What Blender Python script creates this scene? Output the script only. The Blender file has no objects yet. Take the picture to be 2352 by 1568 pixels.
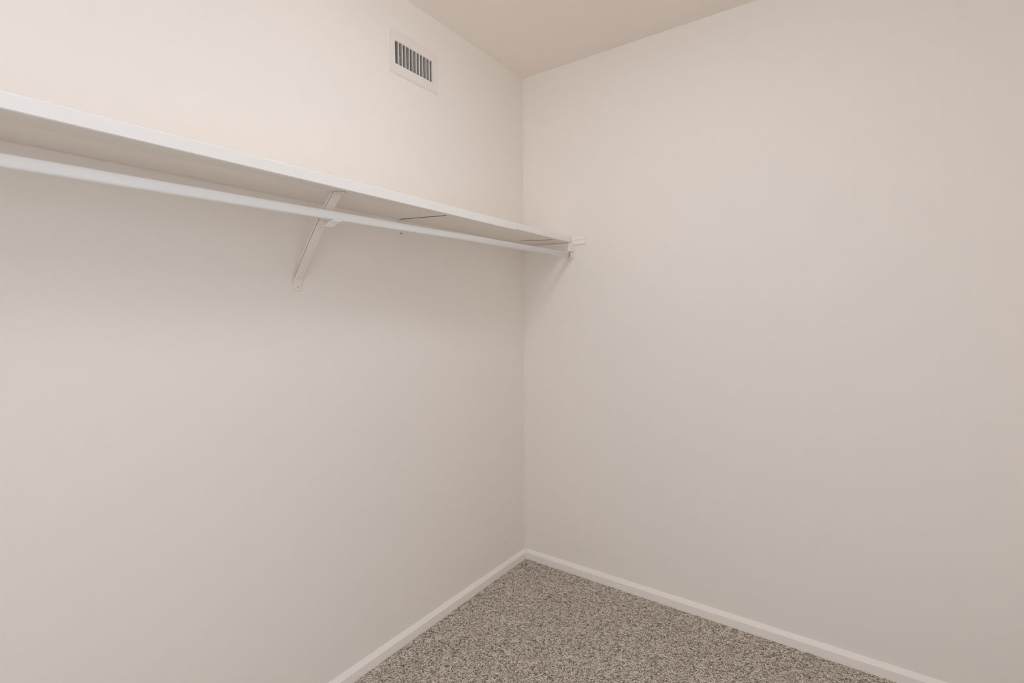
import bpy, bmesh, math, random
import numpy as np
from mathutils import Vector, Matrix

S = bpy.context.scene
C = S.collection
CH = 2.44                     # ceiling height
RX0, RY0 = -2.95, -2.45       # the closet spans RX0..0 by RY0..0
OX0, OX1 = -2.45, -1.63              # invented opening opposite the shelf, added to light the rod
DY0, DY1, DZ = -2.01, -1.19, 2.04   # doorway in the wall behind the camera

# ------------------------------------------------------------------ camera
F_PX, YAW, PITCH, ROLL = 1144.85649, 0.618046638, -0.0526012177, -0.00603272682
fw = Vector((math.cos(YAW)*math.cos(PITCH), math.sin(YAW)*math.cos(PITCH), math.sin(PITCH)))
r0 = fw.cross(Vector((0, 0, 1))).normalized()
u0 = r0.cross(fw)
rt = r0*math.cos(ROLL) + u0*math.sin(ROLL)
up = -r0*math.sin(ROLL) + u0*math.cos(ROLL)
cd = bpy.data.cameras.new('camera')
cd.sensor_width = 36.0
cd.lens = F_PX/2352*36.0
cd.clip_start = 0.02
cam = bpy.data.objects.new('camera', cd)
cam.matrix_world = Matrix(((rt.x, up.x, -fw.x, -2.11183983), (rt.y, up.y, -fw.y, -1.42579898),
                           (rt.z, up.z, -fw.z, 1.26630395), (0, 0, 0, 1)))
C.objects.link(cam)
S.camera = cam

# ------------------------------------------------------------------ light and exposure
S.view_settings.view_transform = 'Standard'
S.view_settings.look = 'None'
S.view_settings.gamma = 1.0
S.view_settings.use_curve_mapping = False
S.view_settings.exposure = 0.115
S.cycles.use_denoising = True
S.cycles.max_bounces = 9
S.cycles.diffuse_bounces = 8
S.cycles.adaptive_threshold = 0.03

W = bpy.data.worlds.new('world')
S.world = W
W.use_nodes = True
W.node_tree.nodes['Background'].inputs[0].default_value = (0.85, 0.93, 1.0, 1)
W.node_tree.nodes['Background'].inputs[1].default_value = 0.6

def area(name, loc, target, sx, sy, power, col):
    d = bpy.data.lights.new(name, 'AREA')
    d.shape = 'RECTANGLE'; d.size = sx; d.size_y = sy; d.energy = power; d.color = col
    o = bpy.data.objects.new(name, d)
    o.location = loc
    o.rotation_euler = (Vector(target) - Vector(loc)).to_track_quat('-Z', 'Y').to_euler()
    C.objects.link(o)
    return o
DOOR_POWER, LAMP_STRENGTH = 8.8, 4.8
area('daylight_through_doorway', (RX0-0.09, (DY0+DY1)/2, 1.05), (0, (DY0+DY1)/2, 1.05), 0.8, 1.95, DOOR_POWER, (0.955, 0.97, 1.05))
area('fill_through_added_opening', ((OX0+OX1)/2, RY0-0.09, 1.05), ((OX0+OX1)/2, 0, 1.05), 0.8, 1.95, DOOR_POWER*0.45, (0.90, 0.985, 1.11))  # fill light behind the added opening, for rod and shelf underside

# ------------------------------------------------------------------ materials
def mat(name, col, rough=0.6, spec=0.3, bump=0.0, bscale=200.0, metallic=0.0):
    m = bpy.data.materials.new(name)
    m.use_nodes = True
    nt = m.node_tree
    b = nt.nodes['Principled BSDF']
    b.inputs['Base Color'].default_value = (*col, 1)
    b.inputs['Roughness'].default_value = rough
    b.inputs['Metallic'].default_value = metallic
    if 'Specular IOR Level' in b.inputs:
        b.inputs['Specular IOR Level'].default_value = spec
    if bump:
        tc = nt.nodes.new('ShaderNodeTexCoord')
        n = nt.nodes.new('ShaderNodeTexNoise')
        n.inputs['Scale'].default_value = bscale
        n.inputs['Detail'].default_value = 3.0
        bp = nt.nodes.new('ShaderNodeBump')
        bp.inputs['Strength'].default_value = bump
        bp.inputs['Distance'].default_value = 0.001
        nt.links.new(tc.outputs['Object'], n.inputs['Vector'])
        nt.links.new(n.outputs['Fac'], bp.inputs['Height'])
        nt.links.new(bp.outputs['Normal'], b.inputs['Normal'])
    return m
M_WALL = mat('wall_paint', (0.87, 0.82, 0.765), 0.75, 0.2, 0.06, 160)
M_CEIL = mat('ceiling_paint', (0.90, 0.84, 0.78), 0.85, 0.15, 0.06, 160)
M_TRIM = mat('trim_paint', (0.90, 0.86, 0.81), 0.45, 0.35)
M_SHELF = mat('white_shelf_paint', (0.855, 0.835, 0.81), 0.42, 0.4, 0.05, 60)
M_ROD = mat('white_rod_enamel', (0.94, 0.95, 0.96), 0.3, 0.5)
M_BOARD = mat('shelf_underside_paint', (0.90, 0.845, 0.785), 0.6, 0.3, 0.05, 60)
M_JOINT_SHADE = mat('dark_joint_shade', (0.045, 0.03, 0.02), 0.9, 0.1)  # near-black colour stands in for the shade inside the board gaps
M_FIN = mat('grey_louver_side', (0.60, 0.58, 0.555), 0.5, 0.3)
M_BRKT = mat('bracket_enamel', (0.85, 0.795, 0.74), 0.40, 0.45)
M_VENT = mat('register_enamel', (0.83, 0.775, 0.72), 0.45, 0.35)
M_DUCT = mat('duct_sheet_metal', (0.30, 0.295, 0.285), 0.5, 0.4)
M_DARK = mat('dark_metal', (0.10, 0.08, 0.065), 0.5, 0.3)
M_FLOOR = None

def glow(name, col, strength):
    m = bpy.data.materials.new(name)
    m.use_nodes = True
    b = m.node_tree.nodes['Principled BSDF']
    b.inputs['Base Color'].default_value = (0.9, 0.88, 0.84, 1)
    b.inputs['Emission Color'].default_value = (*col, 1)
    b.inputs['Emission Strength'].default_value = strength
    return m
M_FILL_GLOW = glow('fill_panel_glow', (0.89, 0.97, 1.13), LAMP_STRENGTH)  # emission of the added fill panel
M_GLOW2 = glow('lit_opal_glass_small', (0.935, 0.98, 1.055), LAMP_STRENGTH*3.0)

def carpet_mat():
    m = bpy.data.materials.new('carpet_yarn')
    m.use_nodes = True
    nt = m.node_tree
    b = nt.nodes['Principled BSDF']
    b.inputs['Roughness'].default_value = 1.0
    b.inputs['Specular IOR Level'].default_value = 0.05
    at = nt.nodes.new('ShaderNodeAttribute')
    at.attribute_name = 'yarn_shade'
    cr = nt.nodes.new('ShaderNodeValToRGB')
    e = cr.color_ramp.elements
    e[0].position = 0.0; e[0].color = (0.15, 0.118, 0.085, 1)
    e[1].position = 1.0; e[1].color = (0.92, 0.855, 0.76, 1)
    k = cr.color_ramp.elements.new(0.30); k.color = (0.52, 0.455, 0.375, 1)
    k = cr.color_ramp.elements.new(0.65); k.color = (0.77, 0.69, 0.59, 1)
    nt.links.new(at.outputs['Fac'], cr.inputs['Fac'])
    nt.links.new(cr.outputs['Color'], b.inputs['Base Color'])
    return m
M_YARN = carpet_mat()

def backing_mat():
    m = mat('carpet_backing', (0.4, 0.35, 0.29), 1.0, 0.05)
    nt = m.node_tree
    b = nt.nodes['Principled BSDF']
    tc = nt.nodes.new('ShaderNodeTexCoord')
    v = nt.nodes.new('ShaderNodeTexVoronoi')
    v.inputs['Scale'].default_value = 260.0
    n = nt.nodes.new('ShaderNodeTexNoise')
    n.inputs['Scale'].default_value = 320.0
    cr = nt.nodes.new('ShaderNodeValToRGB')
    e = cr.color_ramp.elements
    e[0].position = 0.0; e[0].color = (0.10, 0.08, 0.06, 1)
    e[1].position = 1.0; e[1].color = (0.72, 0.66, 0.57, 1)
    bp = nt.nodes.new('ShaderNodeBump')
    bp.inputs['Distance'].default_value = 0.004
    nt.links.new(tc.outputs['Object'], v.inputs['Vector'])
    nt.links.new(tc.outputs['Object'], n.inputs['Vector'])
    nt.links.new(v.outputs['Color'], cr.inputs['Fac'])
    nt.links.new(cr.outputs['Color'], b.inputs['Base Color'])
    nt.links.new(n.outputs['Fac'], bp.inputs['Height'])
    nt.links.new(bp.outputs['Normal'], b.inputs['Normal'])
    return m
M_FLOOR = backing_mat()

# ------------------------------------------------------------------ helpers
def obj(name, bm, material, parent=None, smooth=False):
    me = bpy.data.meshes.new(name)
    bmesh.ops.recalc_face_normals(bm, faces=bm.faces)
    bm.to_mesh(me); bm.free()
    me.materials.append(material)
    if smooth:
        for p in me.polygons:
            p.use_smooth = True
    o = bpy.data.objects.new(name, me)
    C.objects.link(o)
    if parent:
        o.parent = parent
    return o
def struct(name, bm, material, parent=None):
    o = obj(name, bm, material, parent)
    if not parent:
        o['kind'] = 'structure'
    return o
def tag(o, label, cat, group=None):
    o['label'] = label; o['category'] = cat
    if group: o['group'] = group
    return o
def thing(name, label, cat, loc, group=None):
    o = bpy.data.objects.new(name, None)
    o.location = loc; o.empty_display_size = 0.05
    C.objects.link(o)
    return tag(o, label, cat, group)
def box(bm, x0, x1, y0, y1, z0, z1, bev=0.0):
    g = bmesh.ops.create_cube(bm, size=1.0)
    for v in g['verts']:
        v.co = Vector(((x0+x1)/2 + v.co.x*(x1-x0), (y0+y1)/2 + v.co.y*(y1-y0), (z0+z1)/2 + v.co.z*(z1-z0)))
    if bev:
        es = list({e for v in g['verts'] for e in v.link_edges})
        bmesh.ops.bevel(bm, geom=es, offset=bev, segments=2, affect='EDGES', profile=0.5)
    return bm
def prism(bm, pts, axis, a0, a1):
    """extrude a closed 2-D outline along an axis ('x': pts are (y,z); 'y': (x,z); 'z': (x,y))"""
    def P(p, a):
        return {'x': (a, p[0], p[1]), 'y': (p[0], a, p[1]), 'z': (p[0], p[1], a)}[axis]
    A = [bm.verts.new(P(p, a0)) for p in pts]
    B = [bm.verts.new(P(p, a1)) for p in pts]
    n = len(pts)
    bm.faces.new(A); bm.faces.new(B[::-1])
    for i in range(n):
        bm.faces.new((A[i], A[(i+1) % n], B[(i+1) % n], B[i]))
    return bm
def ribbon(pts, t):
    """2-D centreline -> closed outline of a strip t thick"""
    L, R = [], []
    for i, p in enumerate(pts):
        a = Vector(pts[max(i-1, 0)]); b = Vector(pts[min(i+1, len(pts)-1)])
        d = (b-a).normalized(); n = Vector((-d.y, d.x))*t/2
        q = Vector(p)
        L.append(tuple(q+n)); R.append(tuple(q-n))
    return L + R[::-1]
def cyl(bm, a, b, r, n=32, r2=None):
    a, b = Vector(a), Vector(b); d = b-a
    M = Matrix.Translation((a+b)/2) @ d.to_track_quat('Z', 'Y').to_matrix().to_4x4()
    bmesh.ops.create_cone(bm, cap_ends=True, segments=n, radius1=r, radius2=r if r2 is None else r2, depth=d.length, matrix=M)
    return bm
def B(): return bmesh.new()

# ------------------------------------------------------------------ setting
VX0, VX1, VZ0, VZ1 = -0.8352, -0.6430, 2.1845, 2.2675    # opening of the air register
T = 0.10
bm = B()                                                   # wall behind shelf, with a hole for the duct
for (x0, x1, z0, z1) in ((RX0-T, VX0, 0, CH), (VX1, T, 0, CH), (VX0, VX1, 0, VZ0), (VX0, VX1, VZ1, CH)):
    box(bm, x0, x1, 0, T, z0, z1)
bmesh.ops.remove_doubles(bm, verts=bm.verts, dist=1e-5)
struct('wall_left', bm, M_WALL)
struct('wall_right', box(B(), 0, T, RY0-T, 0, 0, CH), M_WALL)
bm = B()
box(bm, RX0-T, RX0, RY0-T, DY0, 0, CH); box(bm, RX0-T, RX0, DY1, 0, 0, CH); box(bm, RX0-T, RX0, DY0, DY1, DZ, CH)
struct('wall_back', bm, M_WALL)
bm = B()
box(bm, RX0-T, OX0, RY0-T, RY0, 0, CH); box(bm, OX1, T, RY0-T, RY0, 0, CH); box(bm, OX0, OX1, RY0-T, RY0, DZ, CH)
struct('wall_front', bm, M_WALL)
struct('floor', box(B(), RX0-0.6, T, RY0-0.6, T, -0.10, 0.001), M_FLOOR)
struct('ceiling', box(B(), RX0-T, T, RY0-T, T, CH, CH+0.08), M_CEIL)
bm = B()
for (y0, y1, z0, z1) in ((DY0-0.06, DY0, 0, DZ+0.06), (DY1, DY1+0.06, 0, DZ+0.06), (DY0, DY1, DZ, DZ+0.06)):
    box(bm, RX0, RX0+0.014, y0, y1, z0, z1)
struct('trim_1', bm, M_TRIM)
bm = B()
for (x0, x1, z0, z1) in ((OX0-0.06, OX0, 0, DZ+0.06), (OX1, OX1+0.06, 0, DZ+0.06), (OX0, OX1, DZ, DZ+0.06)):
    box(bm, x0, x1, RY0, RY0+0.014, z0, z1)
struct('trim_2', bm, M_TRIM)  # casing round the added opening

BT, BH0, BH1 = 0.013, 0.0375, 0.0515       # baseboard thickness, front edge height, height at the wall
def base_profile(s):
    return [(0, 0.0012), (s*BT, 0.0012), (s*BT, BH0-0.002), (s*(BT-0.0012), BH0), (s*0.0025, BH1), (0, BH1)]
struct('baseboard_left', prism(B(), base_profile(-1), 'x', RX0, 0), M_TRIM)
bm = prism(B(), base_profile(-1), 'y', RY0, -BT)
struct('baseboard_right', bm, M_TRIM)
bm = B()
for y0, y1 in ((RY0, DY0-0.06), (DY1+0.06, -BT)):
    prism(bm, [(RX0-y, z) for y, z in base_profile(-1)], 'y', y0, y1)
struct('baseboard_back', bm, M_TRIM)
struct('baseboard_front', prism(B(), [(RY0-y, z) for y, z in base_profile(-1)], 'x', OX1+0.06, -BT), M_TRIM)

# ------------------------------------------------------------------ shelf
UZ0, UZ1 = 1.6245, 1.6095                   # underside height at the wall and behind the front edge
YF = -0.273
def under(y): return UZ0 + (UZ1-UZ0)*(y/-0.256)
shelf = thing('closet_shelf', 'long white painted wall shelf running above the hanging rod', 'shelf', (-1.2, -0.0, 1.60))
inv = Matrix.Translation(-shelf.location)
def shelf_part(name, bm, material):
    bmesh.ops.transform(bm, matrix=inv, verts=bm.verts)
    return obj(name, bm, material, shelf)
def board(x0, x1, drop):
    return prism(B(), [(-0.0015, under(0)-drop), (-0.2555, under(-0.2555)-drop), (-0.2555, 1.6335), (-0.0015, 1.6485)], 'x', x0, x1)
shelf_part('shelf_board', board(RX0+0.002, -0.8310, 0.0), M_BOARD)
shelf_part('shelf_board', board(-0.8190, -0.1205, -0.0015), M_BOARD)
shelf_part('shelf_board', board(-0.1175, -0.0065, 0.0008), M_BOARD)
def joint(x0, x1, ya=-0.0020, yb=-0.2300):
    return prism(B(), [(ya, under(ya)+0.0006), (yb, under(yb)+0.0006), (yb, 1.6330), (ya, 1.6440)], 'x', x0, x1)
shelf_part('board_joint_shade', joint(-0.8310, -0.8190), M_JOINT_SHADE)['label'] = 'dark strip painted as the shade in the gap between two shelf boards'
shelf_part('board_joint_shade', joint(-0.1205, -0.1175, -0.0650, -0.2400), M_JOINT_SHADE)['label'] = 'thin dark strip painted as gap shade near the right wall'
def nosing(x0, x1, zb):
    b = 0.0018
    return prism(B(), [(-0.2556, zb), (YF+b, zb), (YF, zb+b), (YF, 1.6355-b), (YF+b, 1.6355), (-0.2556, 1.6355)], 'x', x0, x1)
bm = nosing(RX0+0.002, -0.462, 1.6062)
bm2 = nosing(-0.462, -0.0065, 1.6095)
me = bpy.data.meshes.new('t'); bm2.to_mesh(me); bm2.free(); bm.from_mesh(me); bpy.data.meshes.remove(me)
shelf_part('front_edge', bm, M_SHELF)

# cleat that carries the shelf end on the far wall; it runs past the shelf front
cl = thing('wall_cleat', 'flat painted support strip fixed to right wall under the shelf end', 'wall cleat', (0, -0.2, 1.5965))
inv = Matrix.Translation(-cl.location)
for nm, a in (('lower_strip', (-0.006, -0.0003, -0.349, -0.003, 1.5965, 1.6080)), ('upper_strip', (-0.0045, -0.0003, -0.3487, -0.276, 1.6175, 1.6345))):
    bm = box(B(), *a, bev=0.0012)
    if nm == 'lower_strip':
        box(bm, -0.0035, -0.0003, -0.3485, -0.276, 1.6080, 1.6170)
    bmesh.ops.transform(bm, matrix=inv, verts=bm.verts)
    obj(nm, bm, M_TRIM, cl)

# ------------------------------------------------------------------ rod
RZ, RR = 1.5478, 0.0124
def rod_y(x): return -0.2750 - 0.0599*x
ROD_W = 0.0085                                             # half width; the tube is an upright oval
oval = []
for i in range(48):
    t = 2*math.pi*i/48
    cx, cz = math.cos(t), math.sin(t)
    oval.append((ROD_W*math.copysign(abs(cx)**0.55, cx), RR*math.copysign(abs(cz)**0.72, cz)))
bm = B()
A = [bm.verts.new((RX0+0.003, rod_y(RX0)+p[0], RZ+p[1])) for p in oval]
Bv = [bm.verts.new((-0.0035, rod_y(0)+p[0], RZ+p[1])) for p in oval]
bm.faces.new(A); bm.faces.new(Bv[::-1])
for i in range(48): bm.faces.new((A[i], A[(i+1) % 48], Bv[(i+1) % 48], Bv[i]))
rod = obj('closet_rod', bm, M_ROD)
for p in rod.data.polygons: p.use_smooth = len(p.vertices) == 4
tag(rod, 'long white oval tube hanging rod below the shelf front', 'rod')

# ------------------------------------------------------------------ bracket half way along
bx0, bx1 = -1.2560, -1.2290
br = thing('shelf_bracket', 'white metal diagonal bracket bracing the shelf from the left wall', 'bracket', (-1.2425, 0, 1.345))
inv = Matrix.Translation(-br.location)
def br_part(name, bm, material, smooth=False, parent=None):
    bmesh.ops.transform(bm, matrix=inv, verts=bm.verts)
    o = obj(name, bm, material, parent or br, smooth)
    return o
line = [(-0.0030, 1.3665), (-0.0060, 1.3790), (-0.0700, 1.4580), (-0.1360, 1.5365), (-0.1750, 1.5745), (-0.2020, 1.5985), (-0.2110, 1.6065)]
bm = prism(B(), ribbon(line, 0.0026), 'x', bx0, bx1)
fl = []                                                      # the two turned-back flanges of the channel
for i, p in enumerate(line[1:]):
    fl.append(p)
back = [(y+0.0085*0.74, z+0.0085*0.67) for (y, z) in line[2:-1]]
outline = line[1:] + [(-0.2060, 1.6105)] + back[::-1]
prism(bm, outline, 'x', bx0, bx0+0.0020)
prism(bm, outline, 'x', bx1-0.0020, bx1)
br_part('brace', bm, M_BRKT)
bm = box(B(), bx0+0.0005, bx1-0.0005, -0.0042, -0.0003, 1.3445, 1.3685, bev=0.0012)
foot = br_part('foot_plate', bm, M_BRKT)
bm = B(); cyl(bm, (-1.2425, -0.0042, 1.3565), (-1.2425, -0.0058, 1.3565), 0.0042, 20, 0.0030)
scr = br_part('screw', bm, M_BRKT, parent=foot)
bm = B(); box(bm, -1.2440, -1.2410, -0.0062, -0.0056, 1.3560, 1.3570); box(bm, -1.2430, -1.2420, -0.0062, -0.0056, 1.3550, 1.3580)
br_part('screw_recess', bm, M_DARK, parent=foot)
bm = prism(B(), ribbon([(-0.2110, 1.6068), (-0.2145, 1.6090), (-0.2400, 1.6078)], 0.0022), 'x', bx0+0.001, bx1-0.001)
br_part('top_tab', bm, M_BRKT)
ry = rod_y(-1.2425)
hk = [(-0.1470, 1.5370), (-0.1560, 1.5265), (-0.1640, 1.5228), (-0.1740, 1.5245), (-0.1850, 1.5290), (ry+0.0060, 1.5318), (ry-0.0020, 1.5326), (ry-0.0085, 1.5334), (ry-0.0114, 1.5385)]
br_part('rod_hook', prism(B(), ribbon(hk, 0.0026), 'x', -1.2545, -1.2285), M_ROD)

# ------------------------------------------------------------------ rod end support on the far wall
es = thing('rod_end_support', 'small white metal cup bracket holding the rod end at right wall', 'rod support', (0, -0.275, 1.53))
inv = Matrix.Translation(-es.location)
def es_part(name, bm, material):
    bmesh.ops.transform(bm, matrix=inv, verts=bm.verts)
    return obj(name, bm, material, es)
def roundbase(y0, y1, z0, z1, r):
    p = [(y1, z1), (y0, z1)]
    for a in range(180, 271, 15): p.append((y0+r+r*math.cos(math.radians(a)), z0+r+r*math.sin(math.radians(a))))
    for a in range(270, 361, 15): p.append((y1-r+r*math.cos(math.radians(a)), z0+r+r*math.sin(math.radians(a))))
    return p
ey = rod_y(0)
es_part('back_plate', prism(B(), roundbase(ey-0.0205, ey+0.0205, 1.5290, 1.5950, 0.010), 'x', -0.0032, -0.0003), M_BRKT)
cup = []
for a in range(0, -181, -12):
    cup.append((ey + (ROD_W+0.0026)*math.cos(math.radians(a)), RZ-0.0006 + (RR+0.0022)*math.sin(math.radians(a))))
cup = [(cup[0][0], 1.5640)] + cup + [(cup[-1][0], 1.5600)]
es_part('rod_cup', prism(B(), ribbon(cup, 0.0028), 'x', -0.0300, -0.0030), M_BRKT)
bm = box(B(), -0.0150, -0.0032, ey-0.0130, ey+0.0120, 1.5640, 1.6075, bev=0.0015)
es_part('hanger_block', bm, M_BRKT)

# ------------------------------------------------------------------ air register
vent = thing('air_vent', 'white wall air register with vertical louvers high on left wall', 'vent', (-0.735, 0, 2.228))
inv = Matrix.Translation(-vent.location)
def v_part(name, bm, material, parent=None):
    bmesh.ops.transform(bm, matrix=inv, verts=bm.verts)
    return obj(name, bm, material, parent or vent)
PX0, PX1, PZ0, PZ1, PT = -0.8675, -0.6080, 2.1470, 2.3060, 0.0045
def rrect(x0, x1, z0, z1, r):
    p = []
    for cx, cz, a0 in ((x1-r, z1-r, 0), (x0+r, z1-r, 90), (x0+r, z0+r, 180), (x1-r, z0+r, 270)):
        for a in range(a0, a0+91, 18):
            p.append((cx+r*math.cos(math.radians(a)), cz+r*math.sin(math.radians(a))))
    return p
def ring_frame(bm, outer, mid, inner, y_wall, y_front, y_in):
    n = len(outer)
    rows = []
    for pts, y in ((outer, y_wall), (mid, y_front), (inner, y_front), (inner, y_in)):
        rows.append([bm.verts.new((p[0], y, p[1])) for p in pts])
    for A, Bq in zip(rows, rows[1:]):
        for i in range(n):
            bm.faces.new((A[i], A[(i+1) % n], Bq[(i+1) % n], Bq[i]))
    return bm
bm = ring_frame(B(), rrect(PX0, PX1, PZ0, PZ1, 0.009), rrect(PX0+0.004, PX1-0.004, PZ0+0.004, PZ1-0.004, 0.007),
                rrect(VX0+0.0008, VX1-0.0008, VZ0+0.0008, VZ1-0.0008, 0.002), -0.0003, -PT, 0.004)
v_part('frame', bm, M_VENT)
pitch = (0.6567-0.8134)/-9
for i in range(10):
    x = -0.8168 + i*pitch
    bm = prism(B(), [(x-0.0018, -PT+0.0002), (x+0.0018, -PT+0.0002), (x+0.0010, 0.0085), (x-0.0010, 0.0085)], 'z', VZ0+0.0004, VZ1-0.0004)
    lv = v_part('louver', bm, M_VENT)
    lv.data.materials.append(M_FIN)
    for p in lv.data.polygons:
        if p.center.y > -0.003: p.material_index = 1          # sides greyer than the front edge
bm = B()                                                     # duct behind the louvers: an open box through the wall
D1 = 0.075
box(bm, VX0-0.002, VX0+0.0004, 0.0035, D1, VZ0, VZ1); box(bm, VX1-0.0004, VX1+0.002, 0.0035, D1, VZ0, VZ1)
box(bm, VX0, VX1, 0.0035, D1, VZ0-0.002, VZ0+0.0004); box(bm, VX0, VX1, 0.0035, D1, VZ1-0.0004, VZ1+0.002)
box(bm, VX0, VX1, D1-0.002, D1, VZ0, VZ1)
v_part('duct', bm, M_DUCT)
for k in range(4):                                           # damper blades behind the louvers
    z = VZ0 + 0.012 + k*0.020
    bm = prism(B(), [(0.030, z), (0.046, z+0.016), (0.0465, z+0.0153), (0.0305, z-0.0007)], 'x', VX0+0.001, VX1-0.001)
    v_part('damper_blade', bm, M_DUCT)

# ------------------------------------------------------------------ small nail left in the wall
bm = B()
cyl(bm, (-0.8180, 0.0, 1.5735), (-0.8180, -0.0030, 1.5735), 0.0022, 14)
tag(obj('nail_head', bm, M_DARK), 'tiny dark nail in left wall just under the rod', 'nail')

# ------------------------------------------------------------------ closet ceiling lamp and an added fill panel (above and behind the view)
def lamp_or_fill_panel(x, y, w, label, m):
    t = thing('ceiling_lamp_or_fill', label, 'lamp', (x, y, CH))
    h = w/2
    obj('panel_base', box(B(), -h-0.012, h+0.012, -h-0.012, h+0.012, -0.020, 0.0, bev=0.003), M_TRIM, t)
    obj('diffuser', box(B(), -h, h, -h, h, -0.062, -0.0205, bev=0.012), m, t)
    return t
lamp_or_fill_panel(-1.10, -0.86, 0.26, 'smaller square opal lamp on the ceiling towards the far corner', M_GLOW2)
lamp_or_fill_panel(-2.30, -1.05, 0.54, 'larger square glowing panel added to the ceiling near the doorway as fill light', M_FILL_GLOW)  # not a known lamp of the closet; added for soft overhead fill

# ------------------------------------------------------------------ carpet pile: short twisted yarns lying every way
def carpet():
    rng = np.random.default_rng(7)
    X0, X1, Y0, Y1 = -2.00, -BT-0.002, -2.05, -BT-0.002
    n = int((X1-X0)*(Y1-Y0)*56000)
    seg, sides = 3, 4
    base = np.stack([rng.uniform(X0, X1, n), rng.uniform(Y0, Y1, n), rng.uniform(0.0002, 0.0024, n)], 1)
    ang = rng.uniform(0, 2*np.pi, n)
    bend = rng.normal(0, 1.1, n)
    lean = rng.uniform(0.10, 0.85, n)                       # how far the yarn stands up
    L = rng.uniform(0.007, 0.014, n)
    R = rng.uniform(0.0009, 0.0015, n)
    t = np.linspace(0, 1, seg+1)
    P = np.zeros((n, seg+1, 3)); Tn = np.zeros_like(P)
    cur = base.copy()
    for k in range(seg+1):
        a = ang + bend*(t[k]-0.5)
        el = lean*(1.0-1.25*t[k])
        d = np.stack([np.cos(a)*np.cos(el), np.sin(a)*np.cos(el), np.sin(el)], 1)
        if k: cur = cur + d*(L/seg)[:, None]
        P[:, k] = cur; Tn[:, k] = d
    P[:, :, 0] = np.minimum(P[:, :, 0], -BT-0.0012); P[:, :, 1] = np.minimum(P[:, :, 1], -BT-0.0012)
    side = np.stack([-np.sin(ang), np.cos(ang), np.zeros(n)], 1)[:, None, :] * np.ones((1, seg+1, 1))
    nor = np.cross(Tn, side)
    taper = np.array([0.8, 1.0, 0.95, 0.5])
    ph = np.linspace(0, 2*np.pi, sides, endpoint=False)
    V = P[:, :, None, :] + (R[:, None]*taper[None])[:, :, None, None]*(np.cos(ph)[None, None, :, None]*side[:, :, None, :] + np.sin(ph)[None, None, :, None]*nor[:, :, None, :])
    V = V.reshape(-1, 3).astype(np.float32)
    V[:, 2] = np.maximum(V[:, 2], 0.0011)
    per = (seg+1)*sides
    q = []
    for k in range(seg):
        for s in range(sides):
            s2 = (s+1) % sides
            q.append((k*sides+s, k*sides+s2, (k+1)*sides+s2, (k+1)*sides+s))
    q = np.array(q, np.int32)
    F = (q[None] + (np.arange(n, dtype=np.int32)*per)[:, None, None]).reshape(-1)
    me = bpy.data.meshes.new('carpet_pile')
    nf = n*len(q)
    me.vertices.add(len(V)); me.vertices.foreach_set('co', V.reshape(-1))
    me.loops.add(len(F)); me.loops.foreach_set('vertex_index', F)
    me.polygons.add(nf)
    me.polygons.foreach_set('loop_start', np.arange(nf, dtype=np.int32)*4)
    me.polygons.foreach_set('use_smooth', np.ones(nf, dtype=bool))
    me.update(calc_edges=True)
    sh = np.clip(rng.beta(1.25, 1.0, n), 0, 1).astype(np.float32)
    at = me.attributes.new('yarn_shade', 'FLOAT', 'POINT')
    at.data.foreach_set('value', np.repeat(sh, per))
    me.materials.append(M_YARN)
    o = bpy.data.objects.new('carpet_pile', me)
    C.objects.link(o)
    o['kind'] = 'stuff'
    return tag(o, 'speckled beige and brown cut pile carpet covering the closet floor', 'carpet')
carpet()
